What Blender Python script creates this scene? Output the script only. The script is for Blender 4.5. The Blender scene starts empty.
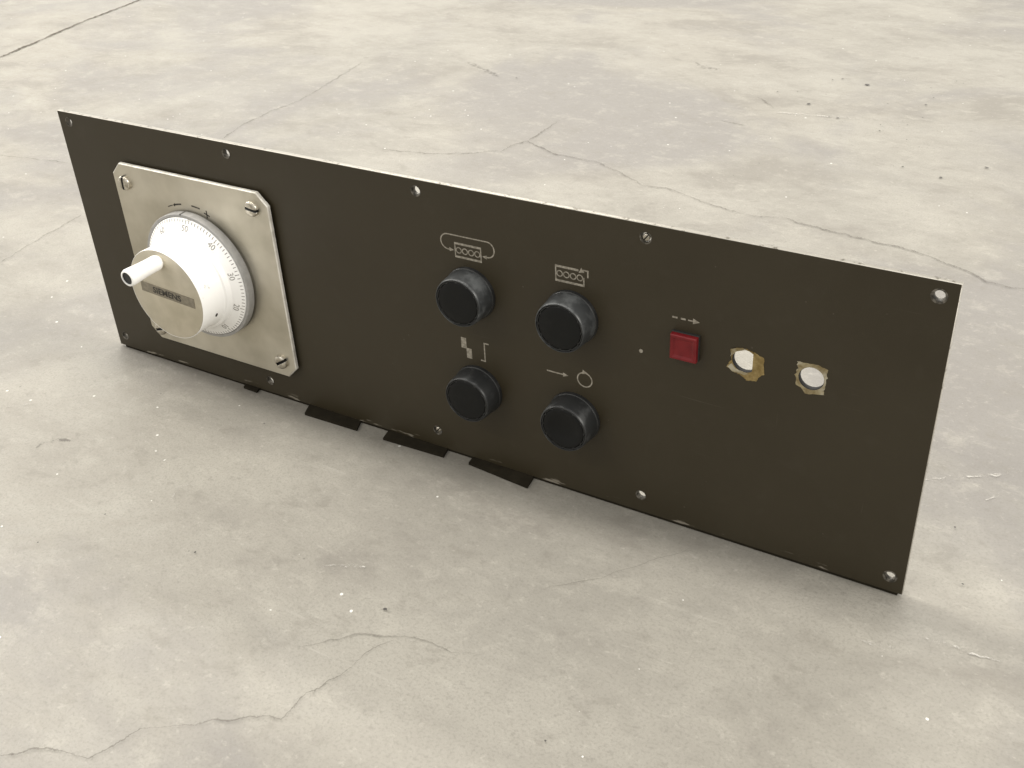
import bpy, bmesh, math, random
from mathutils import Vector, Matrix
random.seed(7)
C = bpy.context.scene
COL = C.collection
MM = 0.001
W, H, T = 0.480, 0.14975, 0.0025          # face plate: width, height, thickness
GAP = 0.0015                               # face plate's bottom edge above the floor

# ------------------------------------------------------------------ materials
class N:
    """small helper round one material's node tree"""
    def __init__(self, name):
        self.m = bpy.data.materials.new(name); self.m.use_nodes = True
        self.t = self.m.node_tree; self.n = self.t.nodes; self.l = self.t.links
        self.b = self.n['Principled BSDF']
    def new(self, kind, **kw):
        x = self.n.new(kind)
        for k, v in kw.items(): setattr(x, k, v)
        return x
    def link(self, a, b): self.l.new(a, b)
    def coord(self, scale=(1, 1, 1), rot=(0, 0, 0), loc=(0, 0, 0)):
        c = self.new('ShaderNodeTexCoord'); m = self.new('ShaderNodeMapping')
        m.inputs['Scale'].default_value = scale; m.inputs['Rotation'].default_value = rot; m.inputs['Location'].default_value = loc
        self.link(c.outputs['Object'], m.inputs['Vector']); return m.outputs['Vector']
    def noise(self, vec, scale, detail=4, rough=.55, dist=0):
        x = self.new('ShaderNodeTexNoise')
        x.inputs['Scale'].default_value = scale; x.inputs['Detail'].default_value = detail
        x.inputs['Roughness'].default_value = rough; x.inputs['Distortion'].default_value = dist
        self.link(vec, x.inputs['Vector']); return x.outputs['Fac']
    def ramp(self, fac, a, b, lo=0., hi=1.):
        x = self.new('ShaderNodeMapRange'); x.interpolation_type = 'SMOOTHSTEP'
        x.inputs['From Min'].default_value = a; x.inputs['From Max'].default_value = b
        x.inputs['To Min'].default_value = lo; x.inputs['To Max'].default_value = hi
        self.link(fac, x.inputs['Value']); return x.outputs['Result']
    def math(self, op, a, b=None):
        x = self.new('ShaderNodeMath', operation=op)
        for i, v in enumerate((a, b)):
            if v is None: continue
            if isinstance(v, (int, float)): x.inputs[i].default_value = v
            else: self.link(v, x.inputs[i])
        return x.outputs[0]
    def mix(self, fac, a, b, mode='MIX'):
        x = self.new('ShaderNodeMix', data_type='RGBA', blend_type=mode)
        for s, v in (('Factor', fac), ('A', a), ('B', b)):
            i = [k for k in x.inputs if k.name == s and (k.type == 'RGBA' or s == 'Factor' and k.type == 'VALUE')][0]
            if isinstance(v, (int, float)): i.default_value = v
            elif isinstance(v, tuple): i.default_value = (*v, 1)
            else: self.link(v, i)
        return [k for k in x.outputs if k.type == 'RGBA'][0]
    def bump(self, h, strength, dist):
        x = self.new('ShaderNodeBump'); x.inputs['Strength'].default_value = strength; x.inputs['Distance'].default_value = dist
        self.link(h, x.inputs['Height']); self.link(x.outputs['Normal'], self.b.inputs['Normal'])
    def set(self, **kw):
        names = dict(color='Base Color', rough='Roughness', metal='Metallic', alpha='Alpha', spec='Specular IOR Level', trans='Transmission Weight', coat='Coat Weight')
        for k, v in kw.items():
            i = self.b.inputs[names[k]]
            if isinstance(v, (int, float)): i.default_value = v
            elif isinstance(v, tuple): i.default_value = (*v, 1)
            else: self.link(v, i)
        return self

M = {}
# dark olive brown panel paint with a fine leathery grain, rubbed and dusty in places
g = N('panel_paint'); v = g.coord()
big = g.noise(v, 14, 5, .6); fine = g.noise(v, 1400, 2); mid = g.noise(v, 90, 4)
col = g.mix(g.ramp(big, .3, .7), (.0315, .0243, .0122), (.0375, .0296, .0158))
col = g.mix(g.ramp(mid, .54, .72, 0, .10), col, (.062, .053, .038))
dust = g.new('ShaderNodeTexVoronoi'); dust.inputs['Scale'].default_value = 170; g.link(v, dust.inputs['Vector'])
sp = g.math('MULTIPLY', g.ramp(dust.outputs['Distance'], .03, .09, 1, 0), g.ramp(g.noise(v, 60, 2), .6, .66))
col = g.mix(g.math('MULTIPLY', sp, .3), col, (.22, .19, .15))
# handling marks: faint hairline scratches and rubbed, greasy patches
h1 = g.ramp(g.noise(g.coord((26, 1, 900), (0, .5, 0)), 1, 2), .69, .75); h2 = g.ramp(g.noise(g.coord((700, 1, 30), (0, .35, 0)), 1, 2), .70, .76)
scr = g.math('MULTIPLY', g.math('MAXIMUM', h1, h2), g.ramp(g.noise(v, 22, 3), .5, .62))
col = g.mix(g.math('MULTIPLY', scr, .12), col, (.17, .15, .12))
# chips along the bottom edge where the paint is knocked off
sep = g.new('ShaderNodeSeparateXYZ'); g.link(v, sep.inputs[0])
lowz = g.ramp(sep.outputs['Z'], .0012, .0042, 1, 0)
chip = g.math('MULTIPLY', lowz, g.ramp(g.noise(g.coord((60, 1, 420)), 1, 3), .60, .66))
col = g.mix(g.math('MULTIPLY', chip, .75), col, (.28, .25, .2))
g.set(color=col, rough=g.ramp(big, .35, .65, .42, .56), spec=.35); g.bump(fine, .25, .00012); M['paint'] = g.m

g = N('worn_edge_metal'); v = g.coord()
n = g.noise(v, 240, 6, .7)
g.set(color=g.mix(g.ramp(n, .34, .46), (.12, .105, .08), (.43, .405, .355)), metal=g.ramp(n, .30, .42, 0, .5), rough=.42); M['edge'] = g.m

g = N('satin_nickel'); v = g.coord()
a = g.noise(v, 22, 4); b = g.noise(v, 900, 3)
st = g.noise(g.coord((1, 1, 1), (0, 0, 0), (.3, .1, .2)), 30, 2)
g.set(color=g.mix(g.ramp(a, .35, .7), (.43, .40, .325), (.61, .575, .49)), metal=.9, rough=g.ramp(st, .3, .7, .36, .5)); g.bump(b, .12, .0001); M['nickel'] = g.m
g = N('plate_edge_glint'); v = g.coord()  # plate rim paler than its face: the lamp's glint is put into the colour
g.set(color=g.mix(g.ramp(g.noise(v, 200, 3), .35, .6), (.62, .59, .52), (.80, .77, .70)), metal=.25, rough=.35); M['edge_glint'] = g.m

g = N('bright_screw_metal'); v = g.coord()
g.set(color=g.mix(g.ramp(g.noise(v, 400, 3), .3, .7), (.36, .33, .27), (.62, .58, .50)), metal=.9, rough=.33); M['screw'] = g.m
g = N('dark_slot'); g.set(color=(.012, .011, .009), rough=.7); M['slot'] = g.m

g = N('white_plastic'); v = g.coord()
n = g.noise(v, 120, 4, .65)
g.set(color=g.mix(g.ramp(n, .64, .76, 0, .75), (.90, .89, .865), (.36, .34, .29)), rough=.36); g.bump(g.noise(v, 500, 3), .06, .0001); M['white'] = g.m
g = N('grey_ring_metal'); v = g.coord()
g.set(color=g.mix(g.ramp(g.noise(v, 300, 3), .3, .7), (.30, .295, .285), (.36, .352, .34)), metal=.15, rough=.45); M['ring'] = g.m

g = N('dial_cap_metal'); v = g.coord()
n = g.noise(v, 90, 4)
g.set(color=g.mix(g.ramp(n, .3, .75), (.52, .48, .38), (.62, .57, .465)), metal=.75, rough=.45); M['cap'] = g.m
g = N('name_strip_film'); v = g.coord()
g.set(color=g.mix(g.ramp(g.noise(v, 500, 4), .35, .7), (.185, .162, .118), (.25, .22, .165)), rough=.5); M['strip'] = g.m
g = N('dark_print'); v = g.coord()
g.set(color=g.mix(g.ramp(g.noise(v, 900, 2), .5, .75), (.03, .026, .02), (.11, .098, .08)), rough=.6); M['print'] = g.m
g = N('washed_out_print'); v = g.coord()  # scale print kept pale: its overexposure is put into the colour
g.set(color=g.mix(g.ramp(g.noise(v, 900, 2), .4, .7), (.16, .15, .135), (.42, .40, .37)), rough=.6); M['washed_out'] = g.m

g = N('black_plastic'); v = g.coord()
n = g.noise(v, 130, 5, .65)
g.set(color=g.mix(g.ramp(n, .5, .8, 0, .7), (.016, .0165, .0165), (.055, .054, .050)), rough=g.ramp(n, .3, .7, .36, .55)); g.bump(g.noise(v, 1200, 2), .15, .0001); M['black'] = g.m
g = N('button_cap_plastic'); v = g.coord()
n = g.noise(v, 160, 4, .6)
g.set(color=g.mix(g.ramp(n, .5, .8, 0, .6), (.008, .0083, .0080), (.015, .0152, .0145)), rough=.5, spec=.16); M['btncap'] = g.m
g = N('collar_plastic'); v = g.coord()
n = g.noise(v, 110, 4, .6)
g.set(color=g.mix(g.ramp(n, .45, .7), (.026, .0278, .0286), (.080, .084, .085)), rough=.40); M['collar'] = g.m
g = N('darker_collar_plastic'); v = g.coord()  # collar plastic in a darker tone, for the lower two buttons
n = g.noise(v, 110, 4, .6)
g.set(color=g.mix(g.ramp(n, .5, .72), (.018, .0188, .019), (.06, .062, .062)), rough=.42); M['collar2'] = g.m

g = N('red_lens_plastic'); v = g.coord()
g.set(color=g.mix(g.ramp(g.noise(v, 200, 3), .3, .7), (.128, .0062, .009), (.168, .011, .0135)), rough=.38, spec=.3); M['red'] = g.m

g = N('symbol_paint'); v = g.coord()
n = g.noise(v, 700, 3)
g.set(color=g.mix(g.ramp(n, .38, .62), (.20, .178, .14), (.33, .30, .245)), rough=.6); M['symbol'] = g.m
g = N('dried_adhesive'); v = g.coord()
n = g.noise(v, 190, 4, .65); n2 = g.noise(g.coord(loc=(3, 1, 2)), 95, 3)
col = g.mix(g.ramp(n, .38, .62), (.17, .125, .05), (.31, .26, .15))
col = g.mix(g.ramp(n2, .46, .6, 0, .85), col, (.42, .385, .29))
g.set(color=col, rough=.55); g.bump(n, .4, .0003); M['glue'] = g.m
g = N('amber_adhesive'); v = g.coord()
n = g.noise(v, 190, 4, .65)
g.set(color=g.mix(g.ramp(n, .35, .65), (.165, .108, .026), (.30, .22, .085)), rough=.45); g.bump(n, .4, .0003); M['amber'] = g.m
g = N('hole_metal'); v = g.coord()
n = g.noise(v, 500, 3)
g.set(color=g.mix(g.ramp(n, .4, .6), (.04, .035, .026), (.15, .135, .11)), metal=.2, rough=.4); M['rim'] = g.m
g = N('black_rubber'); v = g.coord()
g.set(color=g.mix(g.ramp(g.noise(v, 150, 4), .4, .8), (.017, .014, .0088), (.026, .0215, .0135)), rough=.9, spec=.1); M['rubber'] = g.m

# concrete floor
g = N('concrete'); v = g.coord()
wv = g.coord((1, 1.5, 1), (0, 0, .42))
big = g.noise(v, 1.7, 4, .55, .3); mot = g.noise(wv, 8, 8, .68, .25); sw = g.noise(g.coord((1, 1.4, 1), (0, 0, .3)), 34, 9, .74, .2)
grain = g.noise(v, 750, 3, .6); patch = g.noise(g.coord(loc=(4, 7, 0)), 3.4, 6, .6, .5); fleck = g.noise(g.coord((1, 1.3, 1), (0, 0, .5), (1, 2, 0)), 170, 8, .75)
col = g.mix(g.ramp(big, .35, .65), (0.234, 0.221, 0.192), (0.258, 0.241, 0.207))
col = g.mix(g.ramp(mot, .47, .62, 0, .78), col, (0.288, 0.272, 0.236))
col = g.mix(g.ramp(mot, .35, .49, .8, 0), col, (0.191, 0.177, 0.153))
col = g.mix(g.ramp(patch, .46, .60, 0, .9), col, (0.200, 0.188, 0.173))
col = g.mix(g.ramp(sw, .52, .66, 0, .42), col, (0.331, 0.313, 0.271))
col = g.mix(g.ramp(sw, .34, .46, .45, 0), col, (0.176, 0.162, 0.137))
col = g.mix(g.ramp(fleck, .55, .68, 0, .42), col, (0.370, 0.351, 0.306))
col = g.mix(g.ramp(fleck, .33, .45, .42, 0), col, (0.163, 0.150, 0.129))
col = g.mix(g.ramp(grain, .48, .66, 0, .34), col, (0.163, 0.152, 0.130))
vor = g.new('ShaderNodeTexVoronoi'); vor.inputs['Scale'].default_value = 95; g.link(v, vor.inputs['Vector'])
sepc = g.new('ShaderNodeSeparateColor'); g.link(vor.outputs['Color'], sepc.inputs[0])
rad = g.math('MULTIPLY', g.ramp(sepc.outputs[0], .62, 1, 0, 1), .075)
ragged = g.math('ADD', vor.outputs['Distance'], g.math('MULTIPLY', g.math('SUBTRACT', g.noise(v, 600, 2), .5), .09))
spk = g.math('LESS_THAN', ragged, rad)
col = g.mix(g.math('MULTIPLY', spk, .85), col, (.66, .65, .61))
vor2 = g.new('ShaderNodeTexVoronoi'); vor2.inputs['Scale'].default_value = 60; g.link(g.coord(loc=(5.3, 2.1, 0)), vor2.inputs['Vector'])
sepd = g.new('ShaderNodeSeparateColor'); g.link(vor2.outputs['Color'], sepd.inputs[0])
rad2 = g.math('MULTIPLY', g.ramp(sepd.outputs[0], .6, 1, 0, 1), .05)
pit = g.math('LESS_THAN', vor2.outputs['Distance'], rad2)
col = g.mix(g.math('MULTIPLY', pit, .5), col, (0.095, 0.085, 0.073))
wv2 = g.coord((7, 120, 1), (0, 0, .55))
scf = g.math('MULTIPLY', g.ramp(g.noise(wv2, 1, 4, .6), .64, .74), g.ramp(mot, .45, .6))
col = g.mix(g.math('MULTIPLY', scf, .4), col, (0.378, 0.359, 0.318))
g.set(color=col, rough=g.ramp(mot, .35, .65, .56, .42), spec=.36)
hb = g.math('ADD', g.math('MULTIPLY', grain, .3), sw); g.bump(g.math('ADD', hb, fleck), .26, .0012); M['floor'] = g.m

def strip_mat(name, color, amount, wid=.5, broken=False):
    """a ragged line: the strip's U runs across it (0..1), V along it in metres"""
    g = N(name); uv = g.new('ShaderNodeTexCoord'); s = g.new('ShaderNodeSeparateXYZ'); g.link(uv.outputs['UV'], s.inputs[0])
    o = g.coord()
    off = g.math('MULTIPLY', g.math('SUBTRACT', g.noise(o, 230, 6, .8), .5), 1.25)
    d = g.math('ABSOLUTE', g.math('ADD', g.math('SUBTRACT', s.outputs['X'], .5), off))
    w = g.math('MULTIPLY', g.ramp(g.noise(o, 45, 3), .3, .7, .25, 1), wid)
    core = g.ramp(g.math('DIVIDE', d, w), .25, 1, 1, 0)
    edge = g.ramp(g.math('ABSOLUTE', g.math('SUBTRACT', s.outputs['X'], .5)), .35, .5, 1, 0)
    a = g.math('MULTIPLY', g.math('MULTIPLY', core, edge), g.ramp(g.noise(o, 30, 3), .28, .6, amount * .6, amount))
    if broken: a = g.math('MULTIPLY', a, g.ramp(g.noise(o, 190, 5, .7), .46, .58))
    g.set(color=color, rough=.85, spec=.1, alpha=a); return g.m
M['crack'] = strip_mat('crack_dirt', (.08, .07, .057), .52, .19)
M['faintcrack'] = strip_mat('faint_crack_dirt', (.12, .11, .09), .38, .22)
M['joint'] = strip_mat('joint_dirt', (.08, .068, .052), .75, .40)
M['scuff'] = strip_mat('pale_scuff', (.50, .48, .44), .8, .42, True)
M['smear'] = strip_mat('grey_smear', (.13, .12, .11), .45, .5, True)
g = N('oil_spot'); g.set(color=(.06, .055, .05), rough=.8); M['spot'] = g.m

# ------------------------------------------------------------------ geometry helpers
def P(x, y, z=0.):
    """panel millimetres (x right, y up the face, z out of the face) -> local metres"""
    return Vector((x * MM, -z * MM, y * MM))

def link(name, me, mats, parent=None, label=None, smooth=None):
    o = bpy.data.objects.new(name, me); COL.objects.link(o)
    for m in (mats if isinstance(mats, (list, tuple)) else [mats]): me.materials.append(m)
    if smooth is not None:
        for p in me.polygons: p.use_smooth = True
        me.set_sharp_from_angle(angle=math.radians(smooth))
    if parent is not None: o.parent = parent
    if label: o['label'] = label
    return o

class B:
    def __init__(s): s.b = bmesh.new()
    def done(s, name, mats, parent=None, label=None, smooth=None):
        bmesh.ops.recalc_face_normals(s.b, faces=s.b.faces[:])
        me = bpy.data.meshes.new(name); s.b.to_mesh(me); s.b.free()
        return link(name, me, mats, parent, label, smooth)
    def lathe(s, c, prof, seg=96, mat=0, scallop=None):
        """profile of (r, z) mm round the face normal through panel point c"""
        rings = []
        for r, z in prof:
            if r <= 1e-6: rings.append([s.b.verts.new(P(c[0], c[1], z))]); continue
            rg = []
            for i in range(seg):
                a = 2 * math.pi * i / seg
                q = r
                if scallop and (r, z) in scallop[0]:
                    q = r - scallop[2] * max(0, math.cos(a * scallop[1])) ** 6
                rg.append(s.b.verts.new(P(c[0] + q * math.cos(a), c[1] + q * math.sin(a), z)))
            rings.append(rg)
        for a, b in zip(rings, rings[1:]):
            for i in range(seg):
                j = (i + 1) % seg
                if len(a) == 1 and len(b) == 1: continue
                vs = [a[0], b[j], b[i]] if len(a) == 1 else [a[i], a[j], b[0]] if len(b) == 1 else [a[i], a[j], b[j], b[i]]
                f = s.b.faces.new(vs); f.material_index = mat
    def prism(s, pts, z0, z1, mat=0, bevel=0):
        """closed outline in panel mm between two heights; bevel rounds the front edge"""
        loops = [(pts, z0)]
        if bevel:
            c = (sum(p[0] for p in pts) / len(pts), sum(p[1] for p in pts) / len(pts))
            ins = []
            n = len(pts); ar = sum(pts[i][0] * pts[(i + 1) % n][1] - pts[(i + 1) % n][0] * pts[i][1] for i in range(n))
            for i in range(n):
                a, b, d = Vector(pts[i - 1]), Vector(pts[i]), Vector(pts[(i + 1) % n])
                e1 = (b - a).normalized(); e2 = (d - b).normalized()
                n1 = Vector((-e1.y, e1.x)); n2 = Vector((-e2.y, e2.x))
                if ar < 0: n1, n2 = -n1, -n2
                k = (n1 + n2); k = k / max(.2, k.dot(n1))
                ins.append((b.x + k.x * bevel, b.y + k.y * bevel))
            loops += [(pts, z1 - bevel), (ins, z1)]
        else: loops.append((pts, z1))
        R = [[s.b.verts.new(P(x, y, z)) for x, y in L] for L, z in loops]
        n = len(pts)
        for a, b in zip(R, R[1:]):
            for i in range(n):
                f = s.b.faces.new([a[i], a[(i + 1) % n], b[(i + 1) % n], b[i]]); f.material_index = mat
        for r in (R[0], R[-1]):
            f = s.b.faces.new(r); f.material_index = mat
    def stroke(s, pts, w, z0, z1, mat=0, closed=False):
        """polyline of constant width laid on the face"""
        n = len(pts); L, Rr = [], []
        for i in range(n):
            p = Vector(pts[i])
            a = Vector(pts[i - 1]) if (i or closed) else p
            b = Vector(pts[(i + 1) % n]) if (i < n - 1 or closed) else p
            e1 = (p - a).normalized() if (p - a).length > 1e-9 else None
            e2 = (b - p).normalized() if (b - p).length > 1e-9 else None
            e1 = e1 or e2; e2 = e2 or e1
            n1 = Vector((-e1.y, e1.x)); n2 = Vector((-e2.y, e2.x)); k = n1 + n2; k = k / max(.5, k.dot(n1))
            L.append(p + k * w / 2); Rr.append(p - k * w / 2)
        for i in range(n if closed else n - 1):
            j = (i + 1) % n
            q = [L[i], L[j], Rr[j], Rr[i]]
            lo = [s.b.verts.new(P(x, y, z0)) for x, y in q]; hi = [s.b.verts.new(P(x, y, z1)) for x, y in q]
            fs = [hi, lo[::-1]] + [[lo[k], lo[(k + 1) % 4], hi[(k + 1) % 4], hi[k]] for k in range(4)]
            for vs in fs: s.b.faces.new(vs).material_index = mat
    def box(s, x0, x1, y0, y1, z0, z1, mat=0): s.prism([(x0, y0), (x1, y0), (x1, y1), (x0, y1)], z0, z1, mat)
    def mesh(s, me, mtx, mat=0):
        vs = [s.b.verts.new(mtx @ v.co) for v in me.vertices]
        for p in me.polygons:
            try: s.b.faces.new([vs[i] for i in p.vertices]).material_index = mat
            except ValueError: pass

def curve_plate(name, outer, holes, thick, bevel):
    """flat plate (mm outline and holes) with a worn bevel, as a mesh in panel space, front at z = 0"""
    cu = bpy.data.curves.new(name, 'CURVE'); cu.dimensions = '2D'; cu.fill_mode = 'BOTH'
    cu.extrude = thick / 2 - bevel; cu.bevel_depth = bevel; cu.bevel_resolution = 1; cu.offset = -bevel
    for L in [outer] + holes:
        sp = cu.splines.new('POLY'); sp.points.add(len(L) - 1); sp.use_cyclic_u = True
        for q, (x, y) in zip(sp.points, L): q.co = (x, y, 0, 1)
    o = bpy.data.objects.new(name, cu); COL.objects.link(o)
    me = bpy.data.meshes.new_from_object(o.evaluated_get(bpy.context.evaluated_depsgraph_get()))
    bpy.data.objects.remove(o); bpy.data.curves.remove(cu)
    for v in me.vertices:
        x, y, z = v.co; v.co = P(x, y, z - thick / 2)
    me.materials.clear()
    return me

def text_mesh(txt, size, thick=.03, bold=0):
    cu = bpy.data.curves.new('lettering', 'FONT'); cu.body = txt; cu.size = size; cu.align_x = 'CENTER'; cu.align_y = 'CENTER'; cu.extrude = thick; cu.offset = bold; cu.resolution_u = 3
    o = bpy.data.objects.new('lettering', cu); COL.objects.link(o)
    bpy.context.view_layer.update()
    me = bpy.data.meshes.new_from_object(o.evaluated_get(bpy.context.evaluated_depsgraph_get()))
    bpy.data.objects.remove(o); bpy.data.curves.remove(cu); return me

def circle(cx, cy, r, n=28, a0=0): return [(cx + r * math.cos(2 * math.pi * i / n + a0), cy + r * math.sin(2 * math.pi * i / n + a0)) for i in range(n)]
TO_PANEL = Matrix(((MM, 0, 0, 0), (0, 0, -MM, 0), (0, MM, 0, 0), (0, 0, 0, 1)))     # mm in the face's own x, y, z -> local metres

# ------------------------------------------------------------------ the control panel: one thing, everything else its parts
panel = bpy.data.objects.new('control_panel', None); COL.objects.link(panel)
panel.location = (0, 0, GAP); panel.empty_display_size = .05
panel['label'] = 'dark brown metal control panel with white handwheel, black buttons and red lamp on concrete'
panel['category'] = 'control panel'

holes = [(7.8, 144.1), (124.7, 143.9), (241.5, 144.0), (356.6, 143.4), (473.0, 143.4), (6.4, 7.4), (124.9, 8.1), (240.5, 10.2), (356.9, 9.6), (473.8, 8.0)]
hole_a = [(cx, cy) for cx, cy in circle(402.4, 96.6, 5.3, 36) if cx < 406.4]       # D-shaped hole
hole_b = circle(430.6, 96.0, 5.1, 36)
me = curve_plate('faceplate', [(0, 0), (480, 0), (480, 149.75), (0, 149.75)],
                 [circle(x, y, 2.6, 20) for x, y in holes] + [hole_a, hole_b], 2.5, .2)
face = link('faceplate', me, [M['paint'], M['edge'], M['slot']], panel)
for p in me.polygons:
    c = p.center
    outer = c.x < .0004 or c.x > .4796 or c.z < .0004 or c.z > .14935
    if abs(p.normal.y) < .95: p.material_index = (0 if c.z < .0004 and .0004 < c.x < .4796 else 1) if outer else 2
def hole_rim(x, y, r_out=2.9):
    b = B()
    b.lathe((x, y), [(r_out, .02), (r_out, .10), (2.45, .10), (2.0, -.8), (2.0, -2.5), (2.4, -2.5)], 32)
    return b.done('hole_rim', M['rim'], face, smooth=35)
for i, (x, y) in enumerate(holes): hole_rim(x, y, 3.1 if i in (4, 9) else 2.75)
# a screw still sits in two of the holes
def slotted_head(name, x, y, z0, r, h, ang, parent, slot_w, label=None):
    b = B()
    b.lathe((x, y), [(r, z0), (r, z0 + h * .55), (r * .93, z0 + h * .82), (r * .72, z0 + h * .96), (r * .3, z0 + h), (0, z0 + h)], 40, 0)
    o = b.done(name, [M['screw'], M['slot']], parent, label, smooth=50)
    # cut the slot: a dark groove sunk into the head
    bm = bmesh.new(); bm.from_mesh(o.data)
    ca, sa = math.cos(ang), math.sin(ang)
    for side in (-1, 1):
        n = Vector((-sa, 0, ca)) * side
        bmesh.ops.bisect_plane(bm, geom=bm.verts[:] + bm.edges[:] + bm.faces[:], plane_co=P(x, y, 0) + n * slot_w / 2 * MM, plane_no=n)
    inner = [v for v in bm.verts if abs((v.co - P(x, y, 0)).dot(Vector((-sa, 0, ca)))) < slot_w / 2 * MM - 1e-7]
    sel = [f for f in bm.faces if abs((f.calc_center_median() - P(x, y, 0)).dot(Vector((-sa, 0, ca)))) < slot_w / 2 * MM and f.calc_center_median().y < P(0, 0, z0 + h * .3).y]
    if sel:
        r_ = bmesh.ops.extrude_face_region(bm, geom=sel)
        vs = [e for e in r_['geom'] if isinstance(e, bmesh.types.BMVert)]
        for v in vs: v.co.y = max(v.co.y, P(0, 0, z0 + h * .12).y)
        for f in bm.faces:
            m_ = f.calc_center_median()
            if abs((m_ - P(x, y, 0)).dot(Vector((-sa, 0, ca)))) < slot_w / 2 * MM + 2e-6 and m_.y > P(0, 0, z0 + h * .92).y and m_.y < P(0, 0, z0 + h * .05).y: f.material_index = 1
        bmesh.ops.delete(bm, geom=sel, context='FACES_ONLY')
    bm.to_mesh(o.data); bm.free()
    return o
for i in (3, 7):
    x, y = holes[i]; slotted_head('sunk_screw', x, y, -1.3, 1.65, 1.1, .9, face, .5)

# plate under the dial
k = 6.6
x0, x1, y0, y1 = 38.2, 150.2, 17.8, 127.4
octo = [(x0 + k, y0), (x1 - k, y0), (x1, y0 + k), (x1, y1 - k), (x1 - k, y1), (x0 + k, y1), (x0, y1 - k), (x0, y0 + k)]
b = B(); b.prism(octo, 1.6, 3.6, 0, .5)
plate = b.done('dial_plate', [M['nickel'], M['edge_glint']], panel, 'nickel coloured square plate with cut corners')
for p in plate.data.polygons:
    if p.normal.y > -.95: p.material_index = 1
b = B(); e = 2.2; c2 = ((x0 + x1) / 2, (y0 + y1) / 2)
b.prism([(c2[0] + (x - c2[0]) * .955, c2[1] + (y - c2[1]) * .955) for x, y in octo], .02, 1.62)
b.done('gasket', M['slot'], plate)
for x, y, a in ((47.2, 116.6, math.radians(86)), (139.9, 118.3, math.radians(-8)), (140.8, 27.3, math.radians(32)), (47.2, 25.2, math.radians(20))):
    slotted_head('plate_screw', x, y, 3.6, 4.1, 2.4, a, plate, 1.5)
# engraved turning marks: arrow and minus on the left, dash and plus on the right
b = B(); cx, cy, z0, z1 = 93.8, 71.5, 3.5, 3.66
def arc(r, a0, a1, n=8): return [(cx + r * math.cos(math.radians(a0 + (a1 - a0) * i / n)), cy + r * math.sin(math.radians(a0 + (a1 - a0) * i / n))) for i in range(n + 1)]
b.stroke(arc(40.0, 115, 109), .55, z0, z1)
b.stroke(arc(40.0, 107.5, 99), .9, z0, z1)
q = arc(40.0, 108.5, 99); b.prism([q[0], (q[2][0] + .3, q[2][1] + 1.1), (q[2][0] - .3, q[2][1] - 1.1)], z0, z1)
b.done('minus_mark', M['print'], plate); b = B()
b.stroke(arc(40.0, 88, 79.5), .8, z0, z1)
b.stroke([(103.6, 109.0), (107.4, 107.6)], .75, z0, z1); b.stroke([(105.6, 110.6), (105.4, 106.2)], .75, z0, z1)
b.done('plus_mark', M['print'], plate)

ring = B(); ring.lathe((cx, cy), [(30, 3.6), (35.2, 3.6), (35.2, 4.6), (36.6, 4.6), (36.7, 4.9), (36.7, 8.9), (36.5, 9.1), (35.1, 9.1), (35.1, 7.2)], 144)
ring = ring.done('index_ring', M['ring'], panel, smooth=35)
b = B()
a = math.radians(94)
for (r, zz) in ((36.62, 6.0),):
    px, py = cx + r * math.cos(a), cy + r * math.sin(a); tx, ty = -math.sin(a), math.cos(a)
    q = [(px + tx * u + math.cos(a) * w_, py + ty * u + math.sin(a) * w_) for u, w_ in ((-.42, -.5), (.42, -.5), (.42, .2), (-.42, .2))]
    b.prism(q, 5.2, 9.2)
b.done('index_mark', M['print'], ring)

# handwheel
def cone_z(r): return 9.2 + (35.3 - r) * .46
b = B()
b.lathe((cx, cy), [(34, 7.2), (34.75, 7.4), (34.8, 9.15), (34.6, cone_z(34.6)), (28.6, cone_z(28.6)), (28.3, 12.6), (28.3, 15.2), (27.9, 15.9), (27.2, 16.2), (26.8, 16.4), (26.3, 17.4),
                   (26.0, 20), (25.8, 26), (26.0, 31.4), (25.95, 31.8), (25.8, 32.0), (25.7, 31.95), (25.65, 31.7), (0, 31.7)], 144)
wheel = b.done('handwheel', M['white'], panel, 'white graduated handwheel', smooth=35)
b = B(); b.lathe((cx, cy), [(25.6, 31.0), (25.6, 31.95), (25.4, 32.08), (0, 32.08)], 96)
cap = b.done('wheel_cap', M['cap'], wheel, 'silver grey round cap', smooth=35)
# grip: slightly barrel-shaped, screw recess at its tip
gx, gy = cx + .4, cy + 19.9
b = B()
b.lathe((gx, gy), [(3.3, 31.9), (3.3, 32.9), (3.9, 33.2), (4.15, 34.2), (4.1, 38), (4.25, 44), (4.6, 50), (4.7, 52.6), (4.3, 53.8), (3.5, 54.1), (3.3, 53.6)], 48, 0)
b.lathe((gx, gy), [(3.3, 53.6), (3.0, 53.2), (0, 53.2)], 48, 1)
grip = b.done('grip', [M['white'], M['black']], wheel, 'white crank grip with a dark recessed tip', smooth=40)
# name strip across the cap, 4 degrees off level
b = B(); t = math.radians(-3.6); ct, st = math.cos(t), math.sin(t)
def rot(x, y): return (cx + 1.4 + x * ct - y * st, cy + .6 + x * st + y * ct)
b.prism([rot(-19.4, -2.9), rot(19.2, -2.9), rot(19.2, 2.9), rot(-19.4, 2.9)], 32.05, 32.35, 0)
tm = text_mesh('SIEMENS', 4.9, .03, .16)
b.mesh(tm, TO_PANEL @ Matrix.Translation((cx + .9, cy + .6, 32.37)) @ Matrix.Rotation(t, 4, 'Z') @ Matrix.Scale(1.12, 4, (1, 0, 0)), 1)
b.done('name_strip', [M['strip'], M['print']], wheel, 'brown strip with dark lettering')
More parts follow.
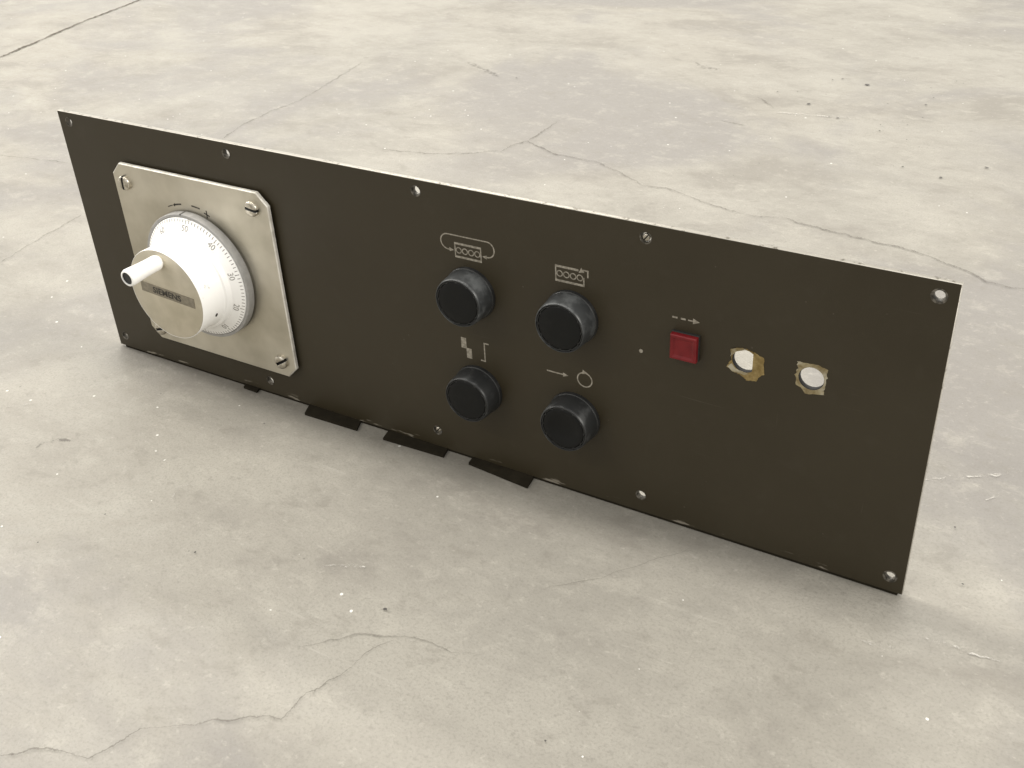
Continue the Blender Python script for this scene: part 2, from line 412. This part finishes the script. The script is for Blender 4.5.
# graduation: a hundred lines and the tens, read round the cone
b = B(); slope = math.atan(.46)
for i in range(100):
    a = math.radians(-93 + i * 3.6)
    r0 = 32.2 if i % 10 == 0 else 32.9
    r1 = 34.45
    m = TO_PANEL @ Matrix.Translation((cx, cy, 0)) @ Matrix.Rotation(a, 4, 'Z')
    vs = []
    for r, w in ((r0, -.22), (r1, -.22), (r1, .22), (r0, .22)): vs.append((r, w))
    lo = [b.b.verts.new(m @ Vector((r, w, cone_z(r) - .15))) for r, w in vs]; hi = [b.b.verts.new(m @ Vector((r, w, cone_z(r) + .03))) for r, w in vs]
    for f in [hi] + [[lo[q], lo[(q + 1) % 4], hi[(q + 1) % 4], hi[q]] for q in range(4)]: b.b.faces.new(f)
b.done('graduation', M['washed_out'], wheel)
b = B()
for i in range(10):
    a = math.radians(-93 + 36 * i)
    tm = text_mesh(str(i * 10), 4.6, .03)
    r = 30.2
    m = TO_PANEL @ Matrix.Translation((cx, cy, 0)) @ Matrix.Rotation(a, 4, 'Z') @ Matrix.Translation((r, 0, cone_z(r) + .03)) @ Matrix.Rotation(slope, 4, 'Y') @ Matrix.Rotation(math.radians(-90), 4, 'Z')
    b.mesh(tm, m)
b.done('numerals', M['washed_out'], wheel)
# set-screw hole in the wheel's side
b = B(); a = math.radians(-27); r = 25.95
m = TO_PANEL @ Matrix.Translation((cx, cy, 21.5)) @ Matrix.Rotation(a, 4, 'Z') @ Matrix.Translation((r + .12, 0, 0)) @ Matrix.Rotation(math.radians(90), 4, 'Y')
lo = [b.b.verts.new(m @ Vector((x * .8, y * 1.25, -.6))) for x, y in circle(0, 0, 1, 16)]; hi = [b.b.verts.new(m @ Vector((x * .8, y * 1.25, .05))) for x, y in circle(0, 0, 1, 16)]
b.b.faces.new(hi)
for q in range(16): b.b.faces.new([lo[q], lo[(q + 1) % 16], hi[(q + 1) % 16], hi[q]])
b.done('set_screw', M['slot'], wheel)

# push buttons: flanged base, worn collar, scalloped front bezel and a flat cap
def button(x, y, label, dish, cm='collar'):
    b = B()
    b.lathe((x, y), [(10, 0.0), (13.3, 0.02), (13.2, 1.7), (12.95, 2.0), (12.85, 2.2)], 72)
    base = b.done('push_button', M['black'], panel, label, smooth=35)
    b = B()
    b.lathe((x, y), [(12.6, 2.0), (12.9, 2.15), (12.65, 6.0), (12.35, 10.7), (12.2, 11.5), (11.95, 11.95), (11.65, 12.05), (11.5, 11.7), (11.5, 10.6)], 96)
    b.done('collar', M[cm], base, smooth=30)
    b = B(); pr = [(11.5, 10.6), (11.45, 11.5), (11.25, 11.75), (10.9, 11.7), (10.8, 10.8), (10.3, 10.6)]
    b.lathe((x, y), pr, 240, 0, ({(11.45, 11.5), (11.25, 11.75), (10.9, 11.7)}, 12, .5))
    b.done('bezel', M['black'], base, smooth=40)
    b = B()
    pr = [(10.65, 10.4), (10.6, 11.5), (10.4, 11.75), (10.1, 11.85)] + ([(8.8, 11.85), (7.0, 11.3), (4, 10.6), (0, 10.4)] if dish else [(6, 11.9), (0, 11.9)])
    b.lathe((x, y), pr, 72)
    b.done('button_cap', M['btncap'], base, smooth=35)
button(268.0, 97.6, 'black button under the looped box symbol', False)
button(321.4, 97.8, 'black button under the open box symbol', False)
button(268.6, 44.2, 'black button under the stepped squares symbol', False, 'collar2')
button(322.0, 44.2, 'black button with dished cap under the arrow and ring symbol', True, 'collar2')

# red lamp
rx, ry = 376.4, 97.6
b = B(); b.prism([(rx - 6.2, ry - 6.2), (rx + 6.2, ry - 6.2), (rx + 6.2, ry + 6.3), (rx - 6.2, ry + 6.3)], 0.02, 1.5, 0, .2)
lamp = b.done('indicator_lamp', M['slot'], panel, 'red square lamp in a dark frame')
b = B(); s = 5.95
L = [([(-s, -s), (s, -s), (s, s), (-s, s)], 1.4), ([(-s, -s), (s, -s), (s, s), (-s, s)], 3.6), ([(-s + .35, -s + .35), (s - .35, -s + .35), (s - .35, s - .35), (-s + .35, s - .35)], 4.0),
     ([(-s + 1.1, -s + 1.1), (s - 1.1, -s + 1.1), (s - 1.1, s - 1.1), (-s + 1.1, s - 1.1)], 4.0), ([(-s + 2.2, -s + 2.2), (s - 2.2, -s + 2.2), (s - 2.2, s - 2.2), (-s + 2.2, s - 2.2)], 3.5)]
R_ = [[b.b.verts.new(P(rx + x, ry + y, z)) for x, y in q] for q, z in L]
for a_, b_ in zip(R_, R_[1:]):
    for i in range(4): b.b.faces.new([a_[i], a_[(i + 1) % 4], b_[(i + 1) % 4], b_[i]])
b.b.faces.new(R_[-1]); b.done('lens', M['red'], lamp)

# printed symbols
Z0, Z1 = -.05, .05
def poly_arrow(b, tip, d, L, w):
    d = Vector(d).normalized(); n = Vector((-d.y, d.x)); p = Vector(tip)
    b.prism([tuple(p), tuple(p - d * L + n * w), tuple(p - d * L - n * w)], Z0, Z1 + .004)
def open_box(b, X, Y, w, h, cut):
    b.stroke([(X, Y + h), (X + w, Y + h)] if not cut else [(X, Y + h), (X + w * .80, Y + h)], 1.05, Z0, Z1)
    b.stroke([(X, Y), (X + w, Y)], 1.05, Z0, Z1)
    b.stroke([(X + .3, Y + h - .4), (X + .3, Y + .4)], .6, Z0, Z1 - .006)
    b.stroke([(X + w - .3, Y + (h * .62 if cut else h) - .4), (X + w - .3, Y + .4)], .6, Z0, Z1 - .006)
    for i in range(4): b.stroke(circle(X + w * (.155 + .23 * i), Y + h / 2, w * .095, 18), .5, Z0, Z1 - .012, closed=True)
b = B(); open_box(b, 260.6, 115.1, 14.6, 6.7, False)
lp = [(259.4, 118.1)] + [(257.2 + 4.0 * math.cos(math.radians(q)) , 121.9 + 3.9 * math.sin(math.radians(q))) for q in range(265, 85, -15)] + [(278.6 + 3.6 * math.cos(math.radians(q)), 121.9 + 3.9 * math.sin(math.radians(q))) for q in range(90, -95, -15)] + [(276.8, 118.0)]
b.stroke(lp, .6, Z0, Z1); poly_arrow(b, (260.2, 118.1), (1, 0), 2.4, 1.0); poly_arrow(b, (275.6, 118.0), (-1, .03), 2.4, 1.0)
b.done('printed_symbol', M['symbol'], panel, 'box of four rings inside a loop with arrows')
b = B(); open_box(b, 313.5, 114.7, 14.5, 7.0, True)
b.stroke([(329.7, 118.9), (329.7, 122.2), (327.4, 122.2)], .7, Z0, Z1); poly_arrow(b, (325.2, 120.6), (-1, -.75), 2.6, 1.3)
b.done('printed_symbol', M['symbol'], panel, 'box of four rings with an arrow at its corner')
b = B()
b.prism([(260.0, 65.8), (263.0, 65.8), (263.0, 71.7), (260.0, 71.7)], Z0, Z1); b.prism([(262.85, 60.7), (265.8, 60.7), (265.8, 66.3), (262.85, 66.3)], Z0, Z1 + .004)
b.stroke([(275.9, 71.4), (273.3, 71.4), (273.3, 61.4), (270.8, 61.4)], .7, Z0, Z1)
b.done('printed_symbol', M['symbol'], panel, 'two stepped squares and a step line')
b = B(); b.stroke([(307.6, 65.9), (317, 65.9)], .7, Z0, Z1); poly_arrow(b, (319.0, 65.9), (1, 0), 2.8, 1.15)
b.stroke(circle(327.5, 66.1, 3.75, 32), .62, Z0, Z1, closed=True); poly_arrow(b, (329.3, 69.9), (1, -.1), 2.9, 1.2)
b.done('printed_symbol', M['symbol'], panel, 'arrow beside a ring arrow')
b = B(); b.stroke([(369.6, 109.7), (371.9, 109.7)], .8, Z0, Z1); b.stroke([(373.4, 109.7), (375.6, 109.7)], .8, Z0, Z1); b.stroke([(376.7, 109.7), (379.4, 109.7)], .6, Z0, Z1)
poly_arrow(b, (381.9, 109.7), (1, 0), 3.0, 1.35)
b.done('printed_symbol', M['symbol'], panel, 'dashed arrow')
b = B(); b.lathe((355.5, 89.1), [(.95, 0), (.9, .25), (.5, .4), (0, .42)], 16)
b.done('rivet', M['symbol'], panel, smooth=50)

# adhesive left round the two empty holes
def residue(outline, hole, mat, blobs, label):
    ring_ = []
    me = curve_plate('adhesive_residue', outline, [hole], .24, .04)
    for v in me.vertices: v.co.y -= .2 * MM
    o = link('adhesive_residue', me, [mat, M['amber']], panel, label)
    for p in me.polygons:
        pass
    return o
def jag(pts, k=5, amp=.35):
    out = []
    for i in range(len(pts)):
        a, b_ = Vector(pts[i]), Vector(pts[(i + 1) % len(pts)])
        for j in range(k):
            q = a.lerp(b_, j / k); out.append((q.x + random.uniform(-amp, amp), q.y + random.uniform(-amp, amp)))
    return out
ha = [(402.4 + (x - 402.4) * 1.03, 96.6 + (y - 96.6) * 1.03) for x, y in hole_a]; hb_ = circle(430.6, 96.0, 5.3, 36)
residue(jag([(396.3, 101.2), (400.4, 102.6), (404.5, 102.3), (408, 101.2), (410.5, 100.2), (410.9, 92.6), (407.8, 88.4), (403.9, 87.4), (401.6, 89.6), (398.0, 90.2), (395.0, 92.2), (396.6, 95.8)]), ha, M['amber'], (), 'brown dried glue round the left hole')
residue(jag([(424.2, 102.5), (430.8, 103.2), (436.6, 102.2), (436.9, 98.1), (436.3, 92.6), (436.4, 89.6), (429.0, 88.6), (424.8, 91.8), (423.9, 96.1), (424.7, 99.4)]), hb_, M['glue'], (), 'pale dried glue round the right hole')
b = B(); b.prism(jag([(396.4, 97.5), (396.2, 101.1), (399.2, 102.3), (402.5, 102.7), (402.5, 102.1), (398.6, 100.4), (396.8, 98.2)], 3, .15), .3, .46)
b.prism(jag([(395.2, 92.4), (397.6, 90.6), (402.6, 90.2), (404.6, 91.0), (403.2, 91.2), (399, 92.2), (397, 94.2)], 3, .15), .3, .46)
b.done('glue_film', M['glue'], panel)

# a dark strip, added to block light in the gap under the plate; flat dark feet stick out from under it
b = B(); b.box(4, 478, -1.4, -.03, -5.0, -.3); b.done('gap_light_stop', M['rubber'], panel)
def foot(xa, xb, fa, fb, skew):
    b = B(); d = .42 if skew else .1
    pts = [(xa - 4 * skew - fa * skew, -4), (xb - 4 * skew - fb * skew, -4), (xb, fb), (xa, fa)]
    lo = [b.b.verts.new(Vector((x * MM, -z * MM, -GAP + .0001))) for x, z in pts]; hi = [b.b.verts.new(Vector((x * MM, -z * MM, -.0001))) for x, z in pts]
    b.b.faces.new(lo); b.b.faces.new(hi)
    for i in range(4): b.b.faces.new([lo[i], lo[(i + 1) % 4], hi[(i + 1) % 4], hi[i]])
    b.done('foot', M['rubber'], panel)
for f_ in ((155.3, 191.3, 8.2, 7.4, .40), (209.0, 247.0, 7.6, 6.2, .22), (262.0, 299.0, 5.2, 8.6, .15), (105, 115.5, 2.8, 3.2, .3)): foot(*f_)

# ------------------------------------------------------------------ floor
def uvstrip(name, pts, width, mat, z, label=None):
    """ragged strip on the floor; pts in floor metres"""
    bm = bmesh.new(); uvl = bm.loops.layers.uv.new('UVMap')
    # resample + jitter
    P2 = []
    for a, b in zip(pts, pts[1:]):
        a, b = Vector(a), Vector(b); L = (b - a).length; n = max(1, int(L / .005)); nn = Vector((-(b - a).y, (b - a).x)).normalized()
        for i in range(n):
            P2.append(a.lerp(b, i / n) + nn * (random.uniform(-1, 1) * .0011 if i else 0))
    P2.append(Vector(pts[-1]))
    rows = []; dist = 0
    for i, p in enumerate(P2):
        a = P2[max(0, i - 1)]; b = P2[min(len(P2) - 1, i + 1)]; t = (b - a).normalized(); n = Vector((-t.y, t.x))
        if i: dist += (p - P2[i - 1]).length
        w = width * min(1, .25 + i / 3, .25 + (len(P2) - 1 - i) / 3)
        rows.append((bm.verts.new((*(p + n * w / 2), z)), bm.verts.new((*(p - n * w / 2), z)), dist))
    for a, b in zip(rows, rows[1:]):
        f = bm.faces.new([a[0], b[0], b[1], a[1]])
        for lp, (u, v_) in zip(f.loops, ((0, a[2]), (0, b[2]), (1, b[2]), (1, a[2]))): lp[uvl].uv = (u, v_)
    bmesh.ops.recalc_face_normals(bm, faces=bm.faces[:])
    me = bpy.data.meshes.new(name); bm.to_mesh(me); bm.free()
    for p in me.polygons:
        if p.normal.z < 0: p.flip()
    o = link(name, me, mat); o['kind'] = 'structure'; return o
bm = bmesh.new()
for q in ((-14, -8), (14, -8), (14, 22), (-14, 22)): bm.verts.new((*q, 0))
bm.faces.new(bm.verts); me = bpy.data.meshes.new('floor'); bm.to_mesh(me); bm.free()
fl = link('floor', me, M['floor']); fl['kind'] = 'structure'

# the camera, solved from the plate's four corners
CP = Vector((0.52825956, 0.33874782, 0.37864718))            # in panel x, y, z
Rr = ((0.85878012, -0.04631043, -0.51024705), (0.24155454, -0.84167502, 0.48294365), (-0.45182752, -0.5379949, -0.71162728))
FOC = 1102.84
tb = lambda q: Vector((q[0], -q[2], q[1]))
right, down, fwd = (tb(r) for r in Rr)
cam = bpy.data.cameras.new('camera'); co = bpy.data.objects.new('camera', cam); COL.objects.link(co)
co.matrix_world = Matrix.Translation(tb(CP) + Vector((0, 0, GAP))) @ Matrix((right, -down, -fwd)).transposed().to_4x4()
cam.sensor_width = 36; cam.lens = FOC / 1024 * 36; cam.clip_start = .02; cam.clip_end = 60
C.camera = co

# floor cracks and marks, in floor metres (measured on the floor plane)
FLOOR_LINES = [('joint', 0.011, [(-0.6258, 0.3156), (-0.6448, 0.4078), (-0.6601, 0.477), (-0.6788, 0.5543), (-0.6966, 0.6686), (-0.7234, 0.793)]), ('crack', 0.0056, [(0.046, 0.383), (0.0469, 0.4015), (0.054, 0.4153), (0.0941, 0.3965), (0.1321, 0.396), (0.1687, 0.3769), (0.1888, 0.3657), (0.2067, 0.3694), (0.2368, 0.3575), (0.268, 0.3493), (0.2844, 0.347), (0.3064, 0.3532), (0.3176, 0.3488), (0.3481, 0.3443), (0.3807, 0.3399), (0.4015, 0.3375), (0.4195, 0.3309), (0.4412, 0.3217), (0.4537, 0.312), (0.4691, 0.3102), (0.4864, 0.3126)]), ('faintcrack', 0.006, [(0.054, 0.4153), (0.0536, 0.448), (0.055, 0.4772)]), ('faintcrack', 0.006, [(-0.0546, 0.3466), (-0.0243, 0.352), (-0.0078, 0.3554), (0.0234, 0.3705), (0.0435, 0.387)]), ('faintcrack', 0.0075, [(-0.2047, 0.3081), (-0.2136, 0.3417), (-0.2157, 0.3833), (-0.21, 0.4242), (-0.2187, 0.4822), (-0.2306, 0.552)]), ('faintcrack', 0.0045, [(-0.174, 0.0355), (-0.1742, 0.0443), (-0.1828, 0.087), (-0.189, 0.1328)]), ('faintcrack', 0.0045, [(-0.367, 0.1932), (-0.3277, 0.1999), (-0.2894, 0.2065)]), ('crack', 0.0032, [(0.1964, -0.2512), (0.2017, -0.2461), (0.2156, -0.2348), (0.2333, -0.2305), (0.2362, -0.2242), (0.2406, -0.2103), (0.2515, -0.2027), (0.2627, -0.1938), (0.2747, -0.1851), (0.2866, -0.1803), (0.2863, -0.1702), (0.2907, -0.1554), (0.294, -0.1457), (0.2957, -0.1328), (0.3008, -0.1249)]), ('faintcrack', 0.0032, [(0.2667, -0.147), (0.2766, -0.1372), (0.2883, -0.1273), (0.2975, -0.124), (0.3103, -0.1185), (0.3263, -0.119), (0.3368, -0.1146)]), ('faintcrack', 0.0016, [(0.3406, -0.0689), (0.3571, -0.0529), (0.3726, -0.0336), (0.3879, -0.0125)]), ('faintcrack', 0.009, [(0.1945, 0.6026), (0.2051, 0.5946), (0.2183, 0.5789)]), ('faintcrack', 0.0075, [(0.1865, 0.5304), (0.1998, 0.5276), (0.2121, 0.5245)]), ('smear', 0.02, [(0.0985, 0.6832), (0.1172, 0.6723), (0.1332, 0.6644)]), ('smear', 0.012, [(-0.1224, 0.5952), (-0.0904, 0.5778), (-0.0617, 0.5605)]), ('scuff', 0.006, [(0.465, 0.0855), (0.4836, 0.0978), (0.5171, 0.1178)]), ('scuff', 0.007, [(0.4946, -0.0194), (0.5045, -0.0192), (0.5143, -0.0195), (0.5237, -0.0187)]), ('scuff', 0.006, [(0.4718, -0.0329), (0.4874, -0.0308)]), ('scuff', 0.008, [(0.2236, 0.5693), (0.2455, 0.5728), (0.297, 0.5804)]), ('scuff', 0.006, [(-0.0097, -0.0828), (0.0038, -0.0726)]), ('scuff', 0.006, [(0.1438, -0.0995), (0.1397, -0.0906), (0.1433, -0.085)]), ('scuff', 0.005, [(0.498, 0.0841), (0.5033, 0.092), (0.5039, 0.0958)]), ('scuff', 0.006, [(0.2426, -0.102), (0.2534, -0.0971), (0.262, -0.0933)]), ('smear', 0.01, [(0.0422, -0.1035), (0.0444, -0.0919), (0.0553, -0.0874)])]
LIFT = {'joint': .0006, 'crack': .0007, 'faintcrack': .0005, 'scuff': .0004, 'smear': .0003}
NAME = {'joint': 'floor_joint', 'crack': 'floor_crack', 'faintcrack': 'floor_crack', 'scuff': 'floor_scuff', 'smear': 'floor_smear'}
for kind, width, pts in FLOOR_LINES: uvstrip(NAME[kind], pts, width, M[kind], LIFT[kind])
# dark specks of dirt trodden into the floor
SPECKS = [(0.2435, 0.6015, 0.0022099999999999997), (0.2767, 0.675, 0.00195), (0.2065, 0.6234, 0.00104), (0.2235, 0.6305, 0.0009099999999999999), (0.2782, 0.5752, 0.0013), (0.2424, 0.6776, 0.00104), (0.2501, 0.6841, 0.00104), (0.3198, 0.5573, 0.00104), (0.3167, 0.5721, 0.00078), (0.3389, 0.6386, 0.00143), (0.3408, 0.6605, 0.000975), (0.3456, 0.5448, 0.00078), (0.3446, 0.6035, 0.00078), (0.3892, 0.4737, 0.0016899999999999999), (0.3576, 0.4844, 0.00104), (-0.0465, 0.5667, 0.00117), (0.4162, 0.5082, 0.0013), (0.2868, -0.1115, 0.0009099999999999999), (0.141, -0.0257, 0.00065), (0.1843, -0.1232, 0.000585), (0.1232, -0.1235, 0.00052), (0.1105, -0.1539, 0.00052), (0.501, 0.0196, 0.00065), (0.4897, 0.0566, 0.000585), (0.3829, -0.14, 0.00052), (0.3158, 0.5511, 0.00042822620917480647), (0.3189, 0.5686, 0.00043071595651828366), (0.3488, 0.7165, 0.0005943231711274473), (0.3405, 0.4898, 0.0003745071895486526), (0.3222, 0.5585, 0.0003464801946605124), (0.356, 0.7122, 0.0006129935560160455), (0.2937, 0.6617, 0.000389432480784791), (0.2122, 0.6967, 0.0006345917610961063), (0.3078, 0.6287, 0.0005226333476739459), (0.2442, 0.6945, 0.000330005578408353), (0.2855, 0.5791, 0.0006705647637549586), (0.3137, 0.7094, 0.0003851105828079961), (0.332, 0.6876, 0.0006470427579454554), (0.3059, 0.7101, 0.0004362757194092794), (0.2446, 0.6408, 0.0003225942727547238), (0.3192, 0.4369, 0.0002694573110825118), (0.3684, 0.5801, 0.0003761949452272984), (0.2461, 0.5974, 0.0004042794694399702), (0.3302, 0.6071, 0.0004357575953832963), (0.3509, 0.4827, 0.00037433717573185743), (0.2937, 0.4616, 0.00039430100646238386), (0.1841, 0.6357, 0.00029544074742303677), (0.3374, 0.5801, 0.0005943230085968241), (0.2632, 0.633, 0.0003989801479172806), (0.3462, 0.513, 0.00026926503450190885), (0.2002, 0.8149, 0.0006796319192540552), (0.2024, 0.8999, 0.00025818438638198837), (0.3358, 0.3807, 0.0005988577458513169), (0.2532, 0.446, 0.000529229712158588), (0.2962, 0.6792, 0.0003361368421639327), (0.2852, 0.5667, 0.0004217355856259491), (0.3345, 0.6311, 0.00025422840985280405), (0.3315, 0.5883, 0.0006026855536696097), (0.2959, 0.5261, 0.00029369599593950097), (0.3442, 0.6249, 0.00034356257879084495), (0.3188, 0.5878, 0.00032590162208669387), (0.2762, 0.641, 0.0002684015649989509), (0.2704, 0.5756, 0.0006989364371896407), (0.3589, 0.5319, 0.000598206456367728), (0.2437, 0.4134, 0.0004649928833603689)]
bm = bmesh.new()
for x, y, r in SPECKS:
    n = 9; a0 = random.uniform(0, 6); vs = []
    ex = random.uniform(.7, 1.5)
    for i in range(n):
        a = a0 + 2 * math.pi * i / n; q = r * random.uniform(.55, 1.1)
        vs.append(bm.verts.new((x + q * ex * math.cos(a), y + q * math.sin(a), .0009)))
    f = bm.faces.new(vs)
bmesh.ops.recalc_face_normals(bm, faces=bm.faces[:])
me = bpy.data.meshes.new('floor_speck'); bm.to_mesh(me); bm.free()
o = link('floor_speck', me, M['spot']); o['kind'] = 'structure'

# ------------------------------------------------------------------ light: rows of ceiling tubes in the hall and its pale walls all round
w = bpy.data.worlds.new('World'); C.world = w; w.use_nodes = True
bg = w.node_tree.nodes['Background']; bg.inputs['Color'].default_value = (1.0, .98, .94, 1); bg.inputs['Strength'].default_value = 0.88

def tube(name, x, y, z, lx, ly, power, rz=0):
    d = bpy.data.lights.new(name, 'AREA'); d.shape = 'RECTANGLE'; d.size = lx; d.size_y = ly; d.energy = power; d.color = (1, .965, .90)
    o = bpy.data.objects.new(name, d); COL.objects.link(o); o.location = (x, y, z); o.rotation_euler = (0, 0, rz)
tube('ceiling_lamp', -1.0, .34, 3.0, 4.6, .4, 78)
d = bpy.data.lights.new('side_lamp', 'AREA'); d.shape = 'RECTANGLE'; d.size = .6; d.size_y = 1.4; d.energy = 165; d.color = (1, .965, .90)
o = bpy.data.objects.new('side_lamp', d); COL.objects.link(o); o.location = (-4.2, .28, 2.1)
o.rotation_euler = (Vector((.2, 0, .1)) - o.location).to_track_quat('-Z', 'Y').to_euler()
tube('ceiling_lamp', -1.4, 2.6, 2.6, 4.6, .3, 125)
tube('ceiling_lamp', -2.6, -2.4, 3.0, 4.6, .3, 72)
d = bpy.data.lights.new('side_lamp', 'AREA'); d.shape = 'RECTANGLE'; d.size = .8; d.size_y = 1.6; d.energy = 145; d.color = (1, .965, .90)
o = bpy.data.objects.new('side_lamp', d); COL.objects.link(o); o.location = (4.2, .2, 2.2)
o.rotation_euler = (Vector((.2, 0, .1)) - o.location).to_track_quat('-Z', 'Y').to_euler()

vs_ = C.view_settings; C.display_settings.display_device = 'sRGB'
vs_.view_transform = 'Standard'; vs_.look = 'None'; vs_.exposure = 0; vs_.gamma = 1; vs_.use_curve_mapping = False
